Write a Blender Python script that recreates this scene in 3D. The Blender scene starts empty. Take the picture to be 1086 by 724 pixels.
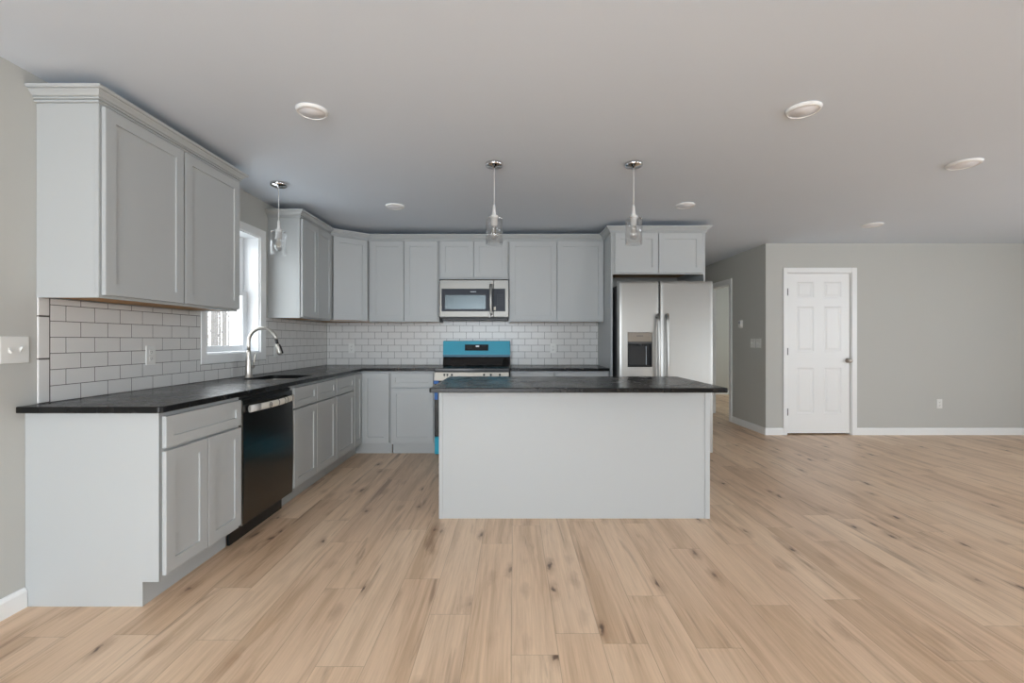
import bpy, bmesh, math, random
from mathutils import Vector, Matrix

random.seed(7)
C = bpy.context.scene.collection
S = bpy.context.scene

# ------------------------------------------------------------------ camera, world, lights
FPX, CX, CY, CAMZ = 482.67, 545.0, 360.0, 1.214
cam_d = bpy.data.cameras.new('camera')
cam_d.lens = 16.0
cam_d.sensor_width = 36.0
cam_d.shift_x = -2.0 / 1086
cam_d.shift_y = -2.0 / 1086
cam_d.clip_start = 0.05
cam = bpy.data.objects.new('camera', cam_d)
cam.location = (0, 0, CAMZ)
cam.rotation_euler = (math.pi / 2, 0, 0)
C.objects.link(cam)
S.camera = cam

w = bpy.data.worlds.new('overcast_sky')
S.world = w
w.use_nodes = True
wn = w.node_tree.nodes
wn['Background'].inputs[0].default_value = (0.93, 0.97, 1.0, 1)
wn['Background'].inputs[1].default_value = 6.5

S.view_settings.view_transform = 'Standard'
S.view_settings.look = 'None'
S.view_settings.exposure = -0.39
S.view_settings.gamma = 1.0
S.view_settings.use_curve_mapping = False
S.cycles.max_bounces = 10
S.cycles.diffuse_bounces = 6
S.cycles.glossy_bounces = 4
S.cycles.transmission_bounces = 8
S.cycles.transparent_max_bounces = 32
S.cycles.sample_clamp_indirect = 6.0
S.cycles.caustics_reflective = False
S.cycles.caustics_refractive = False


def area(name, loc, direction, sx, sy, energy, col=(1, 1, 1)):
    d = bpy.data.lights.new(name, 'AREA')
    d.shape = 'RECTANGLE'
    d.size, d.size_y = sx, sy
    d.energy = energy
    d.color = col
    o = bpy.data.objects.new(name, d)
    o.location = loc
    o.rotation_euler = Vector(direction).to_track_quat('-Z', 'Y').to_euler()
    C.objects.link(o)
    return o


# fill lamps added at unseen, assumed openings (patio door and windows behind, windows right)
# per opening, one lamp tilts down to the floor, one up to the ceiling
DAY = (0.865, 0.970, 1.085)
area('fill_down_rear_left', (-0.75, -3.22, 1.62), (0, 1, -1.25), 2.6, 0.85, 215, DAY)
area('fill_up_rear_left', (-0.75, -3.22, 0.82), (0, 1, 0.30), 2.6, 0.6, 29, DAY)
area('fill_down_rear_right', (6.0, -3.22, 1.76), (0, 1, -0.5), 1.7, 0.55, 23, DAY)
area('fill_up_rear_right', (6.0, -3.22, 1.16), (0, 1, 0.7), 1.7, 0.55, 30, DAY)
area('fill_down_right', (7.22, 1.5, 1.76), (-1, 0, -0.5), 2.3, 0.55, 24, DAY)
area('fill_up_right', (7.22, 1.5, 1.16), (-1, 0, 0.7), 2.3, 0.55, 33, DAY)
area('fill_side_room', (6.38, 8.6, 1.45), (-1, 0, 0), 1.3, 1.1, 38, (0.95, 1.0, 0.97))  # added lamp at an unseen window, brightens the room past the doorway
po = area('kitchen_window_portal', (-2.40, 3.6275, 1.6065), (1, 0, 0), 0.70, 1.0, 1)
po.data.cycles.is_portal = True


# ------------------------------------------------------------------ materials
def lin(c):
    r = []
    for v in c:
        v /= 255.0
        r.append(v / 12.92 if v <= 0.04045 else ((v + 0.055) / 1.055) ** 2.4)
    return (r[0], r[1], r[2], 1)


class NT:
    def __init__(self, name):
        self.m = bpy.data.materials.new(name)
        self.m.use_nodes = True
        self.n = self.m.node_tree.nodes
        self.l = self.m.node_tree.links
        self.b = self.n['Principled BSDF']

    def new(self, t, **kw):
        n = self.n.new(t)
        for k, v in kw.items():
            setattr(n, k, v)
        return n

    def link(self, a, b):
        self.l.new(a, b)

    def math(self, op, a, b=None, c=None):
        n = self.new('ShaderNodeMath', operation=op)
        for i, v in enumerate((a, b, c)):
            if v is None:
                continue
            if isinstance(v, (int, float)):
                n.inputs[i].default_value = v
            else:
                self.link(v, n.inputs[i])
        return n.outputs[0]

    def comb(self, x, y, z=0.0):
        n = self.new('ShaderNodeCombineXYZ')
        for i, v in enumerate((x, y, z)):
            if isinstance(v, (int, float)):
                n.inputs[i].default_value = v
            else:
                self.link(v, n.inputs[i])
        return n.outputs[0]

    def noise(self, vec, scale=5, detail=4, rough=0.5, dist=0.0):
        n = self.new('ShaderNodeTexNoise')
        n.inputs['Scale'].default_value = scale
        n.inputs['Detail'].default_value = detail
        n.inputs['Roughness'].default_value = rough
        n.inputs['Distortion'].default_value = dist
        if vec is not None:
            self.link(vec, n.inputs['Vector'])
        return n.outputs['Fac']

    def ramp(self, fac, stops, interp='LINEAR'):
        n = self.new('ShaderNodeValToRGB')
        n.color_ramp.interpolation = interp
        el = n.color_ramp.elements
        while len(el) < len(stops):
            el.new(0.5)
        for e, (p, c) in zip(el, stops):
            e.position = p
            e.color = c if len(c) == 4 else (*c, 1)
        self.link(fac, n.inputs[0])
        return n.outputs[0]

    def mix(self, fac, a, b, mode='MIX'):
        n = self.new('ShaderNodeMix', data_type='RGBA', blend_type=mode)
        for i, v in ((0, fac), (6, a), (7, b)):
            if isinstance(v, (int, float)):
                n.inputs[i].default_value = v
            elif isinstance(v, tuple):
                n.inputs[i].default_value = v
            else:
                self.link(v, n.inputs[i])
        return n.outputs[2]

    def pos(self):
        return self.new('ShaderNodeNewGeometry').outputs['Position']

    def bump(self, h, strength=0.2, dist=0.01):
        n = self.new('ShaderNodeBump')
        n.inputs['Strength'].default_value = strength
        n.inputs['Distance'].default_value = dist
        self.link(h, n.inputs['Height'])
        self.link(n.outputs[0], self.b.inputs['Normal'])


def plain(name, rgb, rough=0.5, metal=0.0, var=0.03, scale=6, spec=0.5, bump=0.0, bscale=200, stretch=None):
    t = NT(name)
    p = t.pos()
    if stretch:
        mp = t.new('ShaderNodeMapping')
        mp.inputs['Scale'].default_value = stretch
        t.link(p, mp.inputs[0])
        p2 = mp.outputs[0]
    else:
        p2 = p
    c = lin(rgb)
    f = t.noise(p2, scale, 3)
    lo = tuple(v * (1 - var) for v in c[:3]) + (1,)
    hi = tuple(min(1, v * (1 + var)) for v in c[:3]) + (1,)
    t.link(t.mix(f, lo, hi), t.b.inputs['Base Color'])
    t.b.inputs['Roughness'].default_value = rough
    t.b.inputs['Metallic'].default_value = metal
    t.b.inputs['Specular IOR Level'].default_value = spec
    if bump:
        t.bump(t.noise(p2, bscale, 2), bump, 0.002)
    return t.m


M = {}
M['cabinet'] = plain('painted_grey_cabinet', (181, 184, 184), 0.42, var=0.012, scale=3)
M['wall'] = plain('wall_paint_warm_grey', (190, 190, 185), 0.75, var=0.012, scale=2, spec=0.25, bump=0.05)
M['ceiling'] = plain('ceiling_paint', (219, 228, 239), 0.85, var=0.012, scale=1.5, spec=0.15)
M['white'] = plain('white_trim_paint', (237, 238, 237), 0.35, var=0.008)
M['vinyl'] = plain('white_vinyl', (236, 238, 240), 0.3, var=0.005)
M['plate'] = plain('white_plastic', (226, 226, 222), 0.35, var=0.005)
M['slot'] = plain('dark_slot', (50, 48, 46), 0.6)
M['tile'] = plain('glazed_white_tile', (216, 215, 212), 0.29, var=0.03, scale=9)
M['grout'] = plain('grey_grout', (88, 84, 80), 0.9, var=0.1, scale=60)
M['steel'] = plain('brushed_stainless', (178, 177, 173), 0.42, metal=1.0, var=0.04, scale=30, stretch=(0.3, 0.3, 22), bump=0.02, bscale=60)
M['mwsteel'] = plain('satin_stainless', (132, 130, 125), 0.42, metal=1.0, var=0.04, scale=30, stretch=(0.3, 0.3, 22))
M['darksteel'] = plain('dark_stainless', (102, 101, 99), 0.24, metal=1.0, var=0.05, scale=30, stretch=(0.3, 0.3, 22))
M['nickel'] = plain('brushed_nickel', (188, 183, 175), 0.38, metal=1.0, var=0.03)
M['taupe'] = plain('taupe_metal_panel', (138, 129, 118), 0.45, metal=0.3, var=0.04)
M['display'] = plain('unlit_display', (12, 12, 13), 0.5, var=0.02, spec=0.2)
M['chrome'] = plain('polished_chrome', (215, 215, 215), 0.07, metal=1.0, var=0.0)
M['blackgloss'] = plain('black_glass', (16, 16, 17), 0.06, var=0.05)
M['ceramic'] = plain('black_ceramic_cooktop', (20, 20, 21), 0.22, var=0.05)
M['black'] = plain('black_plastic', (24, 24, 24), 0.4, var=0.1)
M['darkgrey'] = plain('charcoal_steel_case', (70, 71, 72), 0.45, var=0.05)
M['panelglass'] = plain('blue_black_panel', (40, 45, 55), 0.4, var=0.04, spec=0.25)
M['mwglass'] = plain('microwave_window', (74, 82, 84), 0.25, metal=0.55, var=0.06, scale=20)
M['film'] = plain('teal_protective_film', (14, 160, 188), 0.45, var=0.07, scale=8)
M['filmdark'] = plain('deep_teal_film_fold', (14, 98, 124), 0.3, var=0.07, scale=8)
M['bluetape'] = plain('blue_tape', (32, 96, 168), 0.5, var=0.08, scale=20)
M['foam'] = plain('white_foam_wrap', (222, 217, 206), 0.55, var=0.04, scale=25)
M['foamgrey'] = plain('clear_tape_wrap', (196, 194, 190), 0.3, var=0.06, scale=30)
M['wood'] = plain('raw_maple_plywood', (176, 132, 78), 0.6, var=0.15, scale=7, stretch=(8, 1, 8))
M['marks'] = plain('light_print', (170, 176, 184), 0.5)
M['lens'] = plain('frosted_light_lens', (238, 238, 242), 0.4, var=0.0)
M['snow'] = plain('snowy_ground', (235, 238, 240), 0.9, var=0.04, scale=2)
M['bark'] = plain('pale_winter_bark', (112, 108, 105), 0.9, var=0.2, scale=14)
M['cord'] = plain('white_cord', (218, 218, 216), 0.4)
M['filament'] = plain('filament', (200, 185, 150), 0.4)


def granite():
    t = NT('leathered_black_granite')
    p = t.pos()
    f = t.noise(p, 55, 6, 0.65)
    big = t.noise(p, 6, 4, 0.6)
    c1 = t.ramp(f, [(0.3, lin((10, 10, 10))), (0.62, lin((24, 24, 24))), (0.8, lin((72, 70, 67)))])
    c2 = t.mix(0.35, c1, t.ramp(big, [(0.35, lin((14, 14, 14))), (0.7, lin((36, 36, 35)))]))
    t.link(c2, t.b.inputs['Base Color'])
    t.link(t.ramp(big, [(0.3, (0.20, 0.20, 0.20)), (0.7, (0.31, 0.31, 0.31))]), t.b.inputs['Roughness'])
    t.b.inputs['Specular IOR Level'].default_value = 0.33
    t.bump(t.noise(p, 70, 3, 0.6), 0.12, 0.004)
    return t.m


M['granite'] = granite()


def oak():
    t = NT('oak_plank_floor')
    sp = t.new('ShaderNodeSeparateXYZ')
    t.link(t.pos(), sp.inputs[0])
    x, y = sp.outputs[0], sp.outputs[1]
    W, L = 0.182, 1.22
    xs = t.math('DIVIDE', t.math('ADD', x, 20.03), W)
    row = t.math('FLOOR', xs)
    fx = t.math('FRACT', xs)
    wn1 = t.new('ShaderNodeTexWhiteNoise', noise_dimensions='1D')
    t.link(row, wn1.inputs['W'])
    ys = t.math('ADD', t.math('DIVIDE', t.math('ADD', y, 20.0), L), wn1.outputs['Value'])
    col = t.math('FLOOR', ys)
    fy = t.math('FRACT', ys)
    wn2 = t.new('ShaderNodeTexWhiteNoise', noise_dimensions='2D')
    t.link(t.comb(row, col), wn2.inputs['Vector'])
    v = wn2.outputs['Value']
    sc = t.new('ShaderNodeSeparateXYZ')
    t.link(wn2.outputs['Color'], sc.inputs[0])
    ox = t.math('MULTIPLY', sc.outputs[0], 37.0)
    oy = t.math('MULTIPLY', sc.outputs[1], 53.0)
    px = t.math('ADD', x, ox)
    py = t.math('ADD', y, oy)
    tone = t.ramp(v, [(0.0, lin((212, 181, 151))), (0.35, lin((229, 200, 170))),
                      (0.7, lin((221, 191, 162))), (1.0, lin((233, 206, 177)))])
    # broad cathedral grain
    g1 = t.noise(t.comb(t.math('MULTIPLY', px, 11.0), t.math('MULTIPLY', py, 0.75)), 1.0, 5, 0.6, 0.9)
    k1 = t.ramp(g1, [(0.34, (0.74, 0.68, 0.615)), (0.5, (0.96, 0.94, 0.92)), (0.7, (1.06, 1.06, 1.05))])
    c = t.mix(0.85, tone, k1, 'MULTIPLY')
    # fine grain
    g2 = t.noise(t.comb(t.math('MULTIPLY', px, 120.0), t.math('MULTIPLY', py, 4.0)), 1.0, 3, 0.6, 0.2)
    k2 = t.ramp(g2, [(0.3, (0.86, 0.84, 0.81)), (0.6, (1.03, 1.03, 1.03))])
    c = t.mix(0.75, c, k2, 'MULTIPLY')
    # dark mineral streaks
    g3 = t.noise(t.comb(t.math('MULTIPLY', px, 16.0), t.math('MULTIPLY', py, 1.1), 4.0), 1.0, 4, 0.55, 0.6)
    k3 = t.ramp(g3, [(0.60, (0, 0, 0)), (0.72, (1, 1, 1))])
    c = t.mix(t.math('MULTIPLY', k3, 0.6), c, lin((122, 88, 64)))
    # knots
    vo = t.new('ShaderNodeTexVoronoi', feature='F1')
    vo.inputs['Scale'].default_value = 1.0
    wob = t.noise(t.comb(t.math('MULTIPLY', px, 22.0), t.math('MULTIPLY', py, 10.0)), 1.0, 3, 0.6)
    t.link(t.comb(t.math('ADD', t.math('MULTIPLY', px, 9.0), t.math('MULTIPLY', wob, 0.45)),
                  t.math('ADD', t.math('MULTIPLY', py, 3.4), t.math('MULTIPLY', wob, 0.45))), vo.inputs['Vector'])
    vs = t.new('ShaderNodeSeparateXYZ')
    t.link(vo.outputs['Color'], vs.inputs[0])
    gate = t.math('GREATER_THAN', vs.outputs[0], 0.45)
    dist = vo.outputs['Distance']
    core = t.math('MULTIPLY', gate, t.ramp(dist, [(0.05, (1, 1, 1)), (0.13, (0, 0, 0))]))
    halo = t.math('MULTIPLY', gate, t.ramp(dist, [(0.08, (1, 1, 1)), (0.36, (0, 0, 0))]))
    c = t.mix(t.math('MULTIPLY', halo, 0.5), c, lin((146, 108, 80)))
    c = t.mix(t.math('MULTIPLY', core, 0.82), c, lin((74, 52, 40)))
    # seams
    ex = t.math('MINIMUM', fx, t.math('SUBTRACT', 1.0, fx))
    ey = t.math('MULTIPLY', t.math('MINIMUM', fy, t.math('SUBTRACT', 1.0, fy)), L / W)
    e = t.math('MINIMUM', ex, ey)
    seam = t.ramp(e, [(0.004, (1, 1, 1)), (0.012, (0, 0, 0))])
    c = t.mix(t.math('MULTIPLY', seam, 0.38), c, lin((128, 100, 78)))
    t.link(c, t.b.inputs['Base Color'])
    t.link(t.ramp(g2, [(0.3, (0.42, 0.42, 0.42)), (0.7, (0.34, 0.34, 0.34))]), t.b.inputs['Roughness'])
    t.b.inputs['Specular IOR Level'].default_value = 0.45
    t.bump(t.math('SUBTRACT', t.math('MULTIPLY', g2, 0.25), seam), 0.12, 0.002)
    return t.m


M['oak'] = oak()


def pane_mat():
    t = NT('window_pane_glass')
    t.n.remove(t.b)
    tr = t.new('ShaderNodeBsdfTransparent')
    tr.inputs[0].default_value = (0.97, 0.98, 0.98, 1)
    gl = t.new('ShaderNodeBsdfGlossy')
    gl.inputs['Roughness'].default_value = 0.03
    lw = t.new('ShaderNodeLayerWeight')
    lw.inputs[0].default_value = 0.12
    mx = t.new('ShaderNodeMixShader')
    t.link(t.math('MULTIPLY', lw.outputs['Facing'], 0.5), mx.inputs[0])
    t.link(tr.outputs[0], mx.inputs[1])
    t.link(gl.outputs[0], mx.inputs[2])
    t.link(mx.outputs[0], t.n['Material Output'].inputs[0])
    return t.m


M['pane'] = pane_mat()


def shade_mat():
    t = NT('clear_seeded_glass')
    t.n.remove(t.b)
    tr = t.new('ShaderNodeBsdfTransparent')
    tr.inputs[0].default_value = (1, 1, 1, 1)
    gl = t.new('ShaderNodeBsdfGlossy')
    gl.inputs['Roughness'].default_value = 0.12
    lw = t.new('ShaderNodeLayerWeight')
    lw.inputs[0].default_value = 0.35
    f = t.math('ADD', t.math('MULTIPLY', lw.outputs['Facing'], 0.34), 0.03)
    mx = t.new('ShaderNodeMixShader')
    t.link(f, mx.inputs[0])
    t.link(tr.outputs[0], mx.inputs[1])
    t.link(gl.outputs[0], mx.inputs[2])
    t.link(mx.outputs[0], t.n['Material Output'].inputs[0])
    return t.m


M['shade'] = shade_mat()
M['bulb'] = shade_mat()
M['bulb'].name = 'clear_bulb_glass'
for n_ in M['bulb'].node_tree.nodes:
    if n_.type == 'MATH' and n_.operation == 'ADD':
        n_.inputs[1].default_value = 0.22

# ------------------------------------------------------------------ builders
WORLD = {}


def px(x, Y):
    return (x - CX) * Y / FPX


def pz(y, Y):
    return CAMZ + (CY - y) * Y / FPX


class Fr:
    """Frame (u along the front, n outwards, z up)."""

    def __init__(s, O, U, N):
        s.m = Matrix(((U[0], N[0], 0, O[0]), (U[1], N[1], 0, O[1]), (0, 0, 1, O[2] if len(O) > 2 else 0), (0, 0, 0, 1)))


ID = Fr((0, 0, 0), (1, 0), (0, 1))
LEFT = Fr((0, 0, 0), (0, 1), (1, 0))      # u = Y, n = X   (faces +X)
BACK = Fr((0, 0, 0), (1, 0), (0, -1))     # u = X, n = -Y  (faces -Y)
ISLF = Fr((0, 0, 0), (1, 0), (0, 1))      # u = X, n = +Y  (faces +Y)
HALL = Fr((0, 0, 0), (0, 1), (-1, 0))     # u = Y, n = -X  (faces -X)


class MB:
    def __init__(s):
        s.bm = bmesh.new()

    def add(s, b, fr=None, smooth=False):
        if fr is not None:
            b.transform(fr.m)
        bmesh.ops.recalc_face_normals(b, faces=b.faces[:])
        if smooth:
            for f in b.faces:
                f.smooth = True
        me = bpy.data.meshes.new('tmp')
        b.to_mesh(me)
        b.free()
        s.bm.from_mesh(me)
        bpy.data.meshes.remove(me)
        return s

    def box(s, x0, x1, y0, y1, z0, z1, bev=0.0, fr=None, seg=1):
        b = bmesh.new()
        bmesh.ops.create_cube(b, size=1)
        for v in b.verts:
            v.co = Vector(((x0 + x1) / 2 + v.co.x * (x1 - x0), (y0 + y1) / 2 + v.co.y * (y1 - y0), (z0 + z1) / 2 + v.co.z * (z1 - z0)))
        if bev:
            bmesh.ops.bevel(b, geom=b.edges[:], offset=bev, segments=seg, affect='EDGES', profile=0.5)
        return s.add(b, fr)

    def prism(s, pts, z0, z1, bev=0.0, fr=None, seg=1):
        b = bmesh.new()
        lo = [b.verts.new((p[0], p[1], z0)) for p in pts]
        f = b.faces.new(lo)
        r = bmesh.ops.extrude_face_region(b, geom=[f])
        for v in [g for g in r['geom'] if isinstance(g, bmesh.types.BMVert)]:
            v.co.z = z1
        if bev:
            bmesh.ops.bevel(b, geom=b.edges[:], offset=bev, segments=seg, affect='EDGES', profile=0.5)
        return s.add(b, fr)

    def rot_prism(s, pts, a0, a1, axis, fr=None, bev=0.0):
        """profile pts extruded along axis 'x' (pts=(y,z)) or 'y' (pts=(x,z))"""
        b = bmesh.new()
        mk = (lambda p, a: (a, p[0], p[1])) if axis == 'x' else (lambda p, a: (p[0], a, p[1]))
        A = [b.verts.new(mk(p, a0)) for p in pts]
        Bv = [b.verts.new(mk(p, a1)) for p in pts]
        b.faces.new(A)
        b.faces.new(Bv)
        n = len(pts)
        for i in range(n):
            b.faces.new((A[i], A[(i + 1) % n], Bv[(i + 1) % n], Bv[i]))
        bmesh.ops.recalc_face_normals(b, faces=b.faces[:])
        if bev:
            bmesh.ops.bevel(b, geom=b.edges[:], offset=bev, segments=1, affect='EDGES', profile=0.5)
        return s.add(b, fr)

    def lathe(s, prof, c=(0, 0, 0), seg=28, rot=None, closed=False):
        """prof: (r, z)"""
        b = bmesh.new()
        rings = []
        for r, z in prof:
            if r < 1e-5:
                rings.append([b.verts.new((0, 0, z))])
            else:
                rings.append([b.verts.new((r * math.cos(2 * math.pi * k / seg), r * math.sin(2 * math.pi * k / seg), z)) for k in range(seg)])
        pairs = list(zip(rings, rings[1:]))
        if closed:
            pairs.append((rings[-1], rings[0]))
        for A, Bq in pairs:
            for k in range(seg):
                k2 = (k + 1) % seg
                if len(A) == 1 and len(Bq) == 1:
                    continue
                if len(A) == 1:
                    b.faces.new((A[0], Bq[k], Bq[k2]))
                elif len(Bq) == 1:
                    b.faces.new((A[k], A[k2], Bq[0]))
                else:
                    b.faces.new((A[k], A[k2], Bq[k2], Bq[k]))
        m = Matrix.Translation(c)
        if rot is not None:
            m = m @ rot
        b.transform(m)
        return s.add(b, None, True)

    def tube(s, path, rad, seg=12, flat=None):
        b = bmesh.new()
        P = [Vector(p) for p in path]
        R = rad if isinstance(rad, (list, tuple)) else [rad] * len(P)
        rings = []
        up = None
        for i, p in enumerate(P):
            d = (P[min(i + 1, len(P) - 1)] - P[max(i - 1, 0)]).normalized()
            if up is None:
                up = Vector((0, 0, 1)) if abs(d.z) < 0.9 else Vector((0, 1, 0))
            a = d.cross(up).normalized()
            up = a.cross(d).normalized()
            fa, fb = flat if flat else (1, 1)
            rings.append([b.verts.new(p + R[i] * (fa * a * math.cos(2 * math.pi * k / seg) + fb * up * math.sin(2 * math.pi * k / seg))) for k in range(seg)])
        for A, Bq in zip(rings, rings[1:]):
            for k in range(seg):
                b.faces.new((A[k], A[(k + 1) % seg], Bq[(k + 1) % seg], Bq[k]))
        b.faces.new(rings[0])
        b.faces.new(rings[-1])
        return s.add(b, None, True)

    def shaker(s, fr, u0, u1, z0, z1, n0, t=0.019, rail=0.058, depth=0.0075):
        b = bmesh.new()
        bmesh.ops.create_cube(b, size=1)
        for v in b.verts:
            v.co = Vector(((u0 + u1) / 2 + v.co.x * (u1 - u0), n0 + t / 2 + v.co.y * t, (z0 + z1) / 2 + v.co.z * (z1 - z0)))
        front = max(b.faces, key=lambda f: f.calc_center_median().y)
        bmesh.ops.bevel(b, geom=list(front.edges), offset=0.002, segments=1, affect='EDGES', profile=0.5)
        front = max(b.faces, key=lambda f: f.calc_center_median().y + (1 if f.calc_area() > 0.5 * (u1 - u0) * (z1 - z0) else 0))
        r = min(rail, (u1 - u0) * 0.3, (z1 - z0) * 0.33)
        bmesh.ops.inset_region(b, faces=[front], thickness=r - 0.002, use_even_offset=True)
        bmesh.ops.inset_region(b, faces=[front], thickness=0.0012, use_even_offset=True)
        for v in front.verts:
            v.co.y -= depth
        return s.add(b, fr)

    def sweep(s, path, prof, z=0.0):
        """profile (out, z) swept along the XY path; out is to the right of travel."""
        b = bmesh.new()
        P = [Vector((p[0], p[1])) for p in path]
        rings = []
        for i, p in enumerate(P):
            ds = []
            if i > 0:
                ds.append((P[i] - P[i - 1]).normalized())
            if i < len(P) - 1:
                ds.append((P[i + 1] - P[i]).normalized())
            ns = [Vector((d.y, -d.x)) for d in ds]
            if len(ns) == 1:
                m = ns[0]
            else:
                m = (ns[0] + ns[1])
                m = m / (m.length_squared) * 2
            rings.append([b.verts.new((p.x + m.x * o, p.y + m.y * o, zz + z)) for o, zz in prof])
        n = len(prof)
        for A, Bq in zip(rings, rings[1:]):
            for k in range(n):
                b.faces.new((A[k], A[(k + 1) % n], Bq[(k + 1) % n], Bq[k]))
        b.faces.new(rings[0])
        b.faces.new(rings[-1])
        return s.add(b)

    def slab(s, xs, ys, inside, z0, z1, bev=0.004, vround=()):
        b = bmesh.new()
        vs = {}

        def V(i, j):
            if (i, j) not in vs:
                vs[(i, j)] = b.verts.new((xs[i], ys[j], z0))
            return vs[(i, j)]
        fs = []
        for i in range(len(xs) - 1):
            for j in range(len(ys) - 1):
                if inside((xs[i] + xs[i + 1]) / 2, (ys[j] + ys[j + 1]) / 2):
                    fs.append(b.faces.new((V(i, j), V(i + 1, j), V(i + 1, j + 1), V(i, j + 1))))
        r = bmesh.ops.extrude_face_region(b, geom=fs)
        for v in [g for g in r['geom'] if isinstance(g, bmesh.types.BMVert)]:
            v.co.z = z1
        bmesh.ops.recalc_face_normals(b, faces=b.faces[:])
        bmesh.ops.dissolve_limit(b, angle_limit=0.01, verts=b.verts[:], edges=b.edges[:])
        for (vx, vy, rad) in vround:
            es = [e for e in b.edges if all(abs(v.co.x - vx) < 1e-4 and abs(v.co.y - vy) < 1e-4 for v in e.verts)]
            bmesh.ops.bevel(b, geom=es, offset=rad, segments=5, affect='EDGES', profile=0.5)
        if bev:
            es = [e for e in b.edges if len(e.link_faces) == 2 and e.calc_face_angle(0) > 1.0]
            bmesh.ops.bevel(b, geom=es, offset=bev, segments=2, affect='EDGES', profile=0.5)
        return s.add(b)

    def build(s, name, mat, parent=None, **props):
        me = bpy.data.meshes.new(name)
        xs = [v.co for v in s.bm.verts]
        lo = Vector((min(v.x for v in xs), min(v.y for v in xs), min(v.z for v in xs)))
        hi = Vector((max(v.x for v in xs), max(v.y for v in xs), max(v.z for v in xs)))
        c = Vector(((lo.x + hi.x) / 2, (lo.y + hi.y) / 2, lo.z))
        for v in s.bm.verts:
            v.co -= c
        s.bm.to_mesh(me)
        s.bm.free()
        me.materials.append(M[mat])
        o = bpy.data.objects.new(name, me)
        C.objects.link(o)
        if parent is not None:
            o.parent = parent
            o.location = c - WORLD[parent.name]
        else:
            o.location = c
        WORLD[o.name] = c
        for k, v in props.items():
            o[k] = v
        return o


def thing(name, loc, label, cat, group=None):
    o = bpy.data.objects.new(name, None)
    o.empty_display_size = 0.1
    C.objects.link(o)
    o.location = loc
    WORLD[o.name] = Vector(loc)
    o['label'] = label
    o['category'] = cat
    if group:
        o['group'] = group
    return o


def box(name, mat, parent, *a, **k):
    return MB().box(*a, **k).build(name, mat, parent)


def struct(name, mb, mat, parent=None):
    o = mb.build(name, mat, parent)
    if parent is None:
        o['kind'] = 'structure'
    return o


# ------------------------------------------------------------------ the room
XL, YB, YF, H = -2.225, 5.40, 5.80, 2.44
XH, XR, YR = 3.21, 7.30, -3.30       # hall wall, right wall, rear wall
YE = 10.10                            # end of the hall rooms

struct('floor', MB().box(XL - 0.14, XR + 0.14, YR - 0.14, YE + 0.14, -0.12, 0.0), 'oak')
struct('ceiling', MB().box(XL - 0.14, XR + 0.14, YR - 0.14, YE + 0.14, H, H + 0.12), 'ceiling')

WY0, WY1, WZ0, WZ1 = 3.275, 3.98, 1.103, 2.11
T = 0.16
m = MB()
m.box(XL - T, XL, YR, WY0, 0, H)
m.box(XL - T, XL, WY1, YB + 0.12, 0, H)
m.box(XL - T, XL, WY0, WY1, 0, WZ0)
m.box(XL - T, XL, WY0, WY1, WZ1, H)
struct('wall_left', m, 'wall')
struct('wall_back', MB().box(XL, 2.12, YB, YB + 0.12, 0, H), 'wall')
struct('wall_hall_left', MB().box(2.0, 2.12, YB + 0.12, YE, 0, H), 'wall')
HD0, HD1, HDZ = 6.755, 7.52, 2.05
m = MB()
m.box(XH, XH + 0.12, YF, HD0, 0, H)
m.box(XH, XH + 0.12, HD1, YE, 0, H)
m.box(XH, XH + 0.12, HD0, HD1, HDZ, H)
struct('wall_hall_right', m, 'wall')
DX0, DX1, DZ = px(833.8, YF), px(903.2, YF), 2.072
m = MB()
m.box(XH + 0.12, DX0, YF, YF + 0.12, 0, H)
m.box(DX1, XR, YF, YF + 0.12, 0, H)
m.box(DX0, DX1, YF, YF + 0.12, DZ, H)
struct('wall_far', m, 'wall')
m = MB()
m.box(XR, XR + 0.14, YR, 0.3, 0, H)
m.box(XR, XR + 0.14, 2.7, YE, 0, H)
m.box(XR, XR + 0.14, 0.3, 2.7, 0, 0.82)
m.box(XR, XR + 0.14, 0.3, 2.7, 2.08, H)
struct('wall_right', m, 'wall')
m = MB()
m.box(XL, -2.1, YR - 0.14, YR, 0, H)
m.box(0.6, 5.1, YR - 0.14, YR, 0, H)
m.box(6.9, XR, YR - 0.14, YR, 0, H)
m.box(-2.1, 0.6, YR - 0.14, YR, 2.1, H)
m.box(5.1, 6.9, YR - 0.14, YR, 0, 0.82)
m.box(5.1, 6.9, YR - 0.14, YR, 2.08, H)
struct('wall_rear', m, 'wall')
struct('wall_hall_end', MB().box(2.0, XR, YE, YE + 0.12, 0, H), 'wall')
m = MB()
m.box(6.4, 6.5, YF + 0.12, 7.9, 0, H)
m.box(6.4, 6.5, 9.3, YE, 0, H)
m.box(6.4, 6.5, 7.9, 9.3, 0, 0.85)
m.box(6.4, 6.5, 7.9, 9.3, 2.05, H)
struct('wall_side_room', m, 'wall')
struct('wall_light_stop', MB().box(XH + 0.12, 6.4, 6.60, 6.68, 0, H), 'wall')  # unseen partition added to block side-room light under the white door

# baseboards: profile swept
BBP = [(0, 0), (0.014, 0), (0.014, 0.072), (0.010, 0.082), (0.006, 0.088), (0, 0.09)]


def bboard(name, path):
    struct(name, MB().sweep(path, BBP), 'white')


bboard('baseboard_left', [(XL, YR), (XL, 2.068)])
CSO0, CSO1 = px(830.2, YF), px(908.1, YF)
bboard('baseboard_far', [(CSO1, YF), (XR, YF)])
bboard('baseboard_corner', [(XH, 6.68), (XH, YF), (CSO0, YF)])
bboard('baseboard_hall', [(XH, YE), (XH, 7.60)])
bboard('baseboard_side_room', [(XH + 0.12, YE), (6.4, YE)])
bboard('baseboard_right', [(XR, YF), (XR, YR)])

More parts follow.
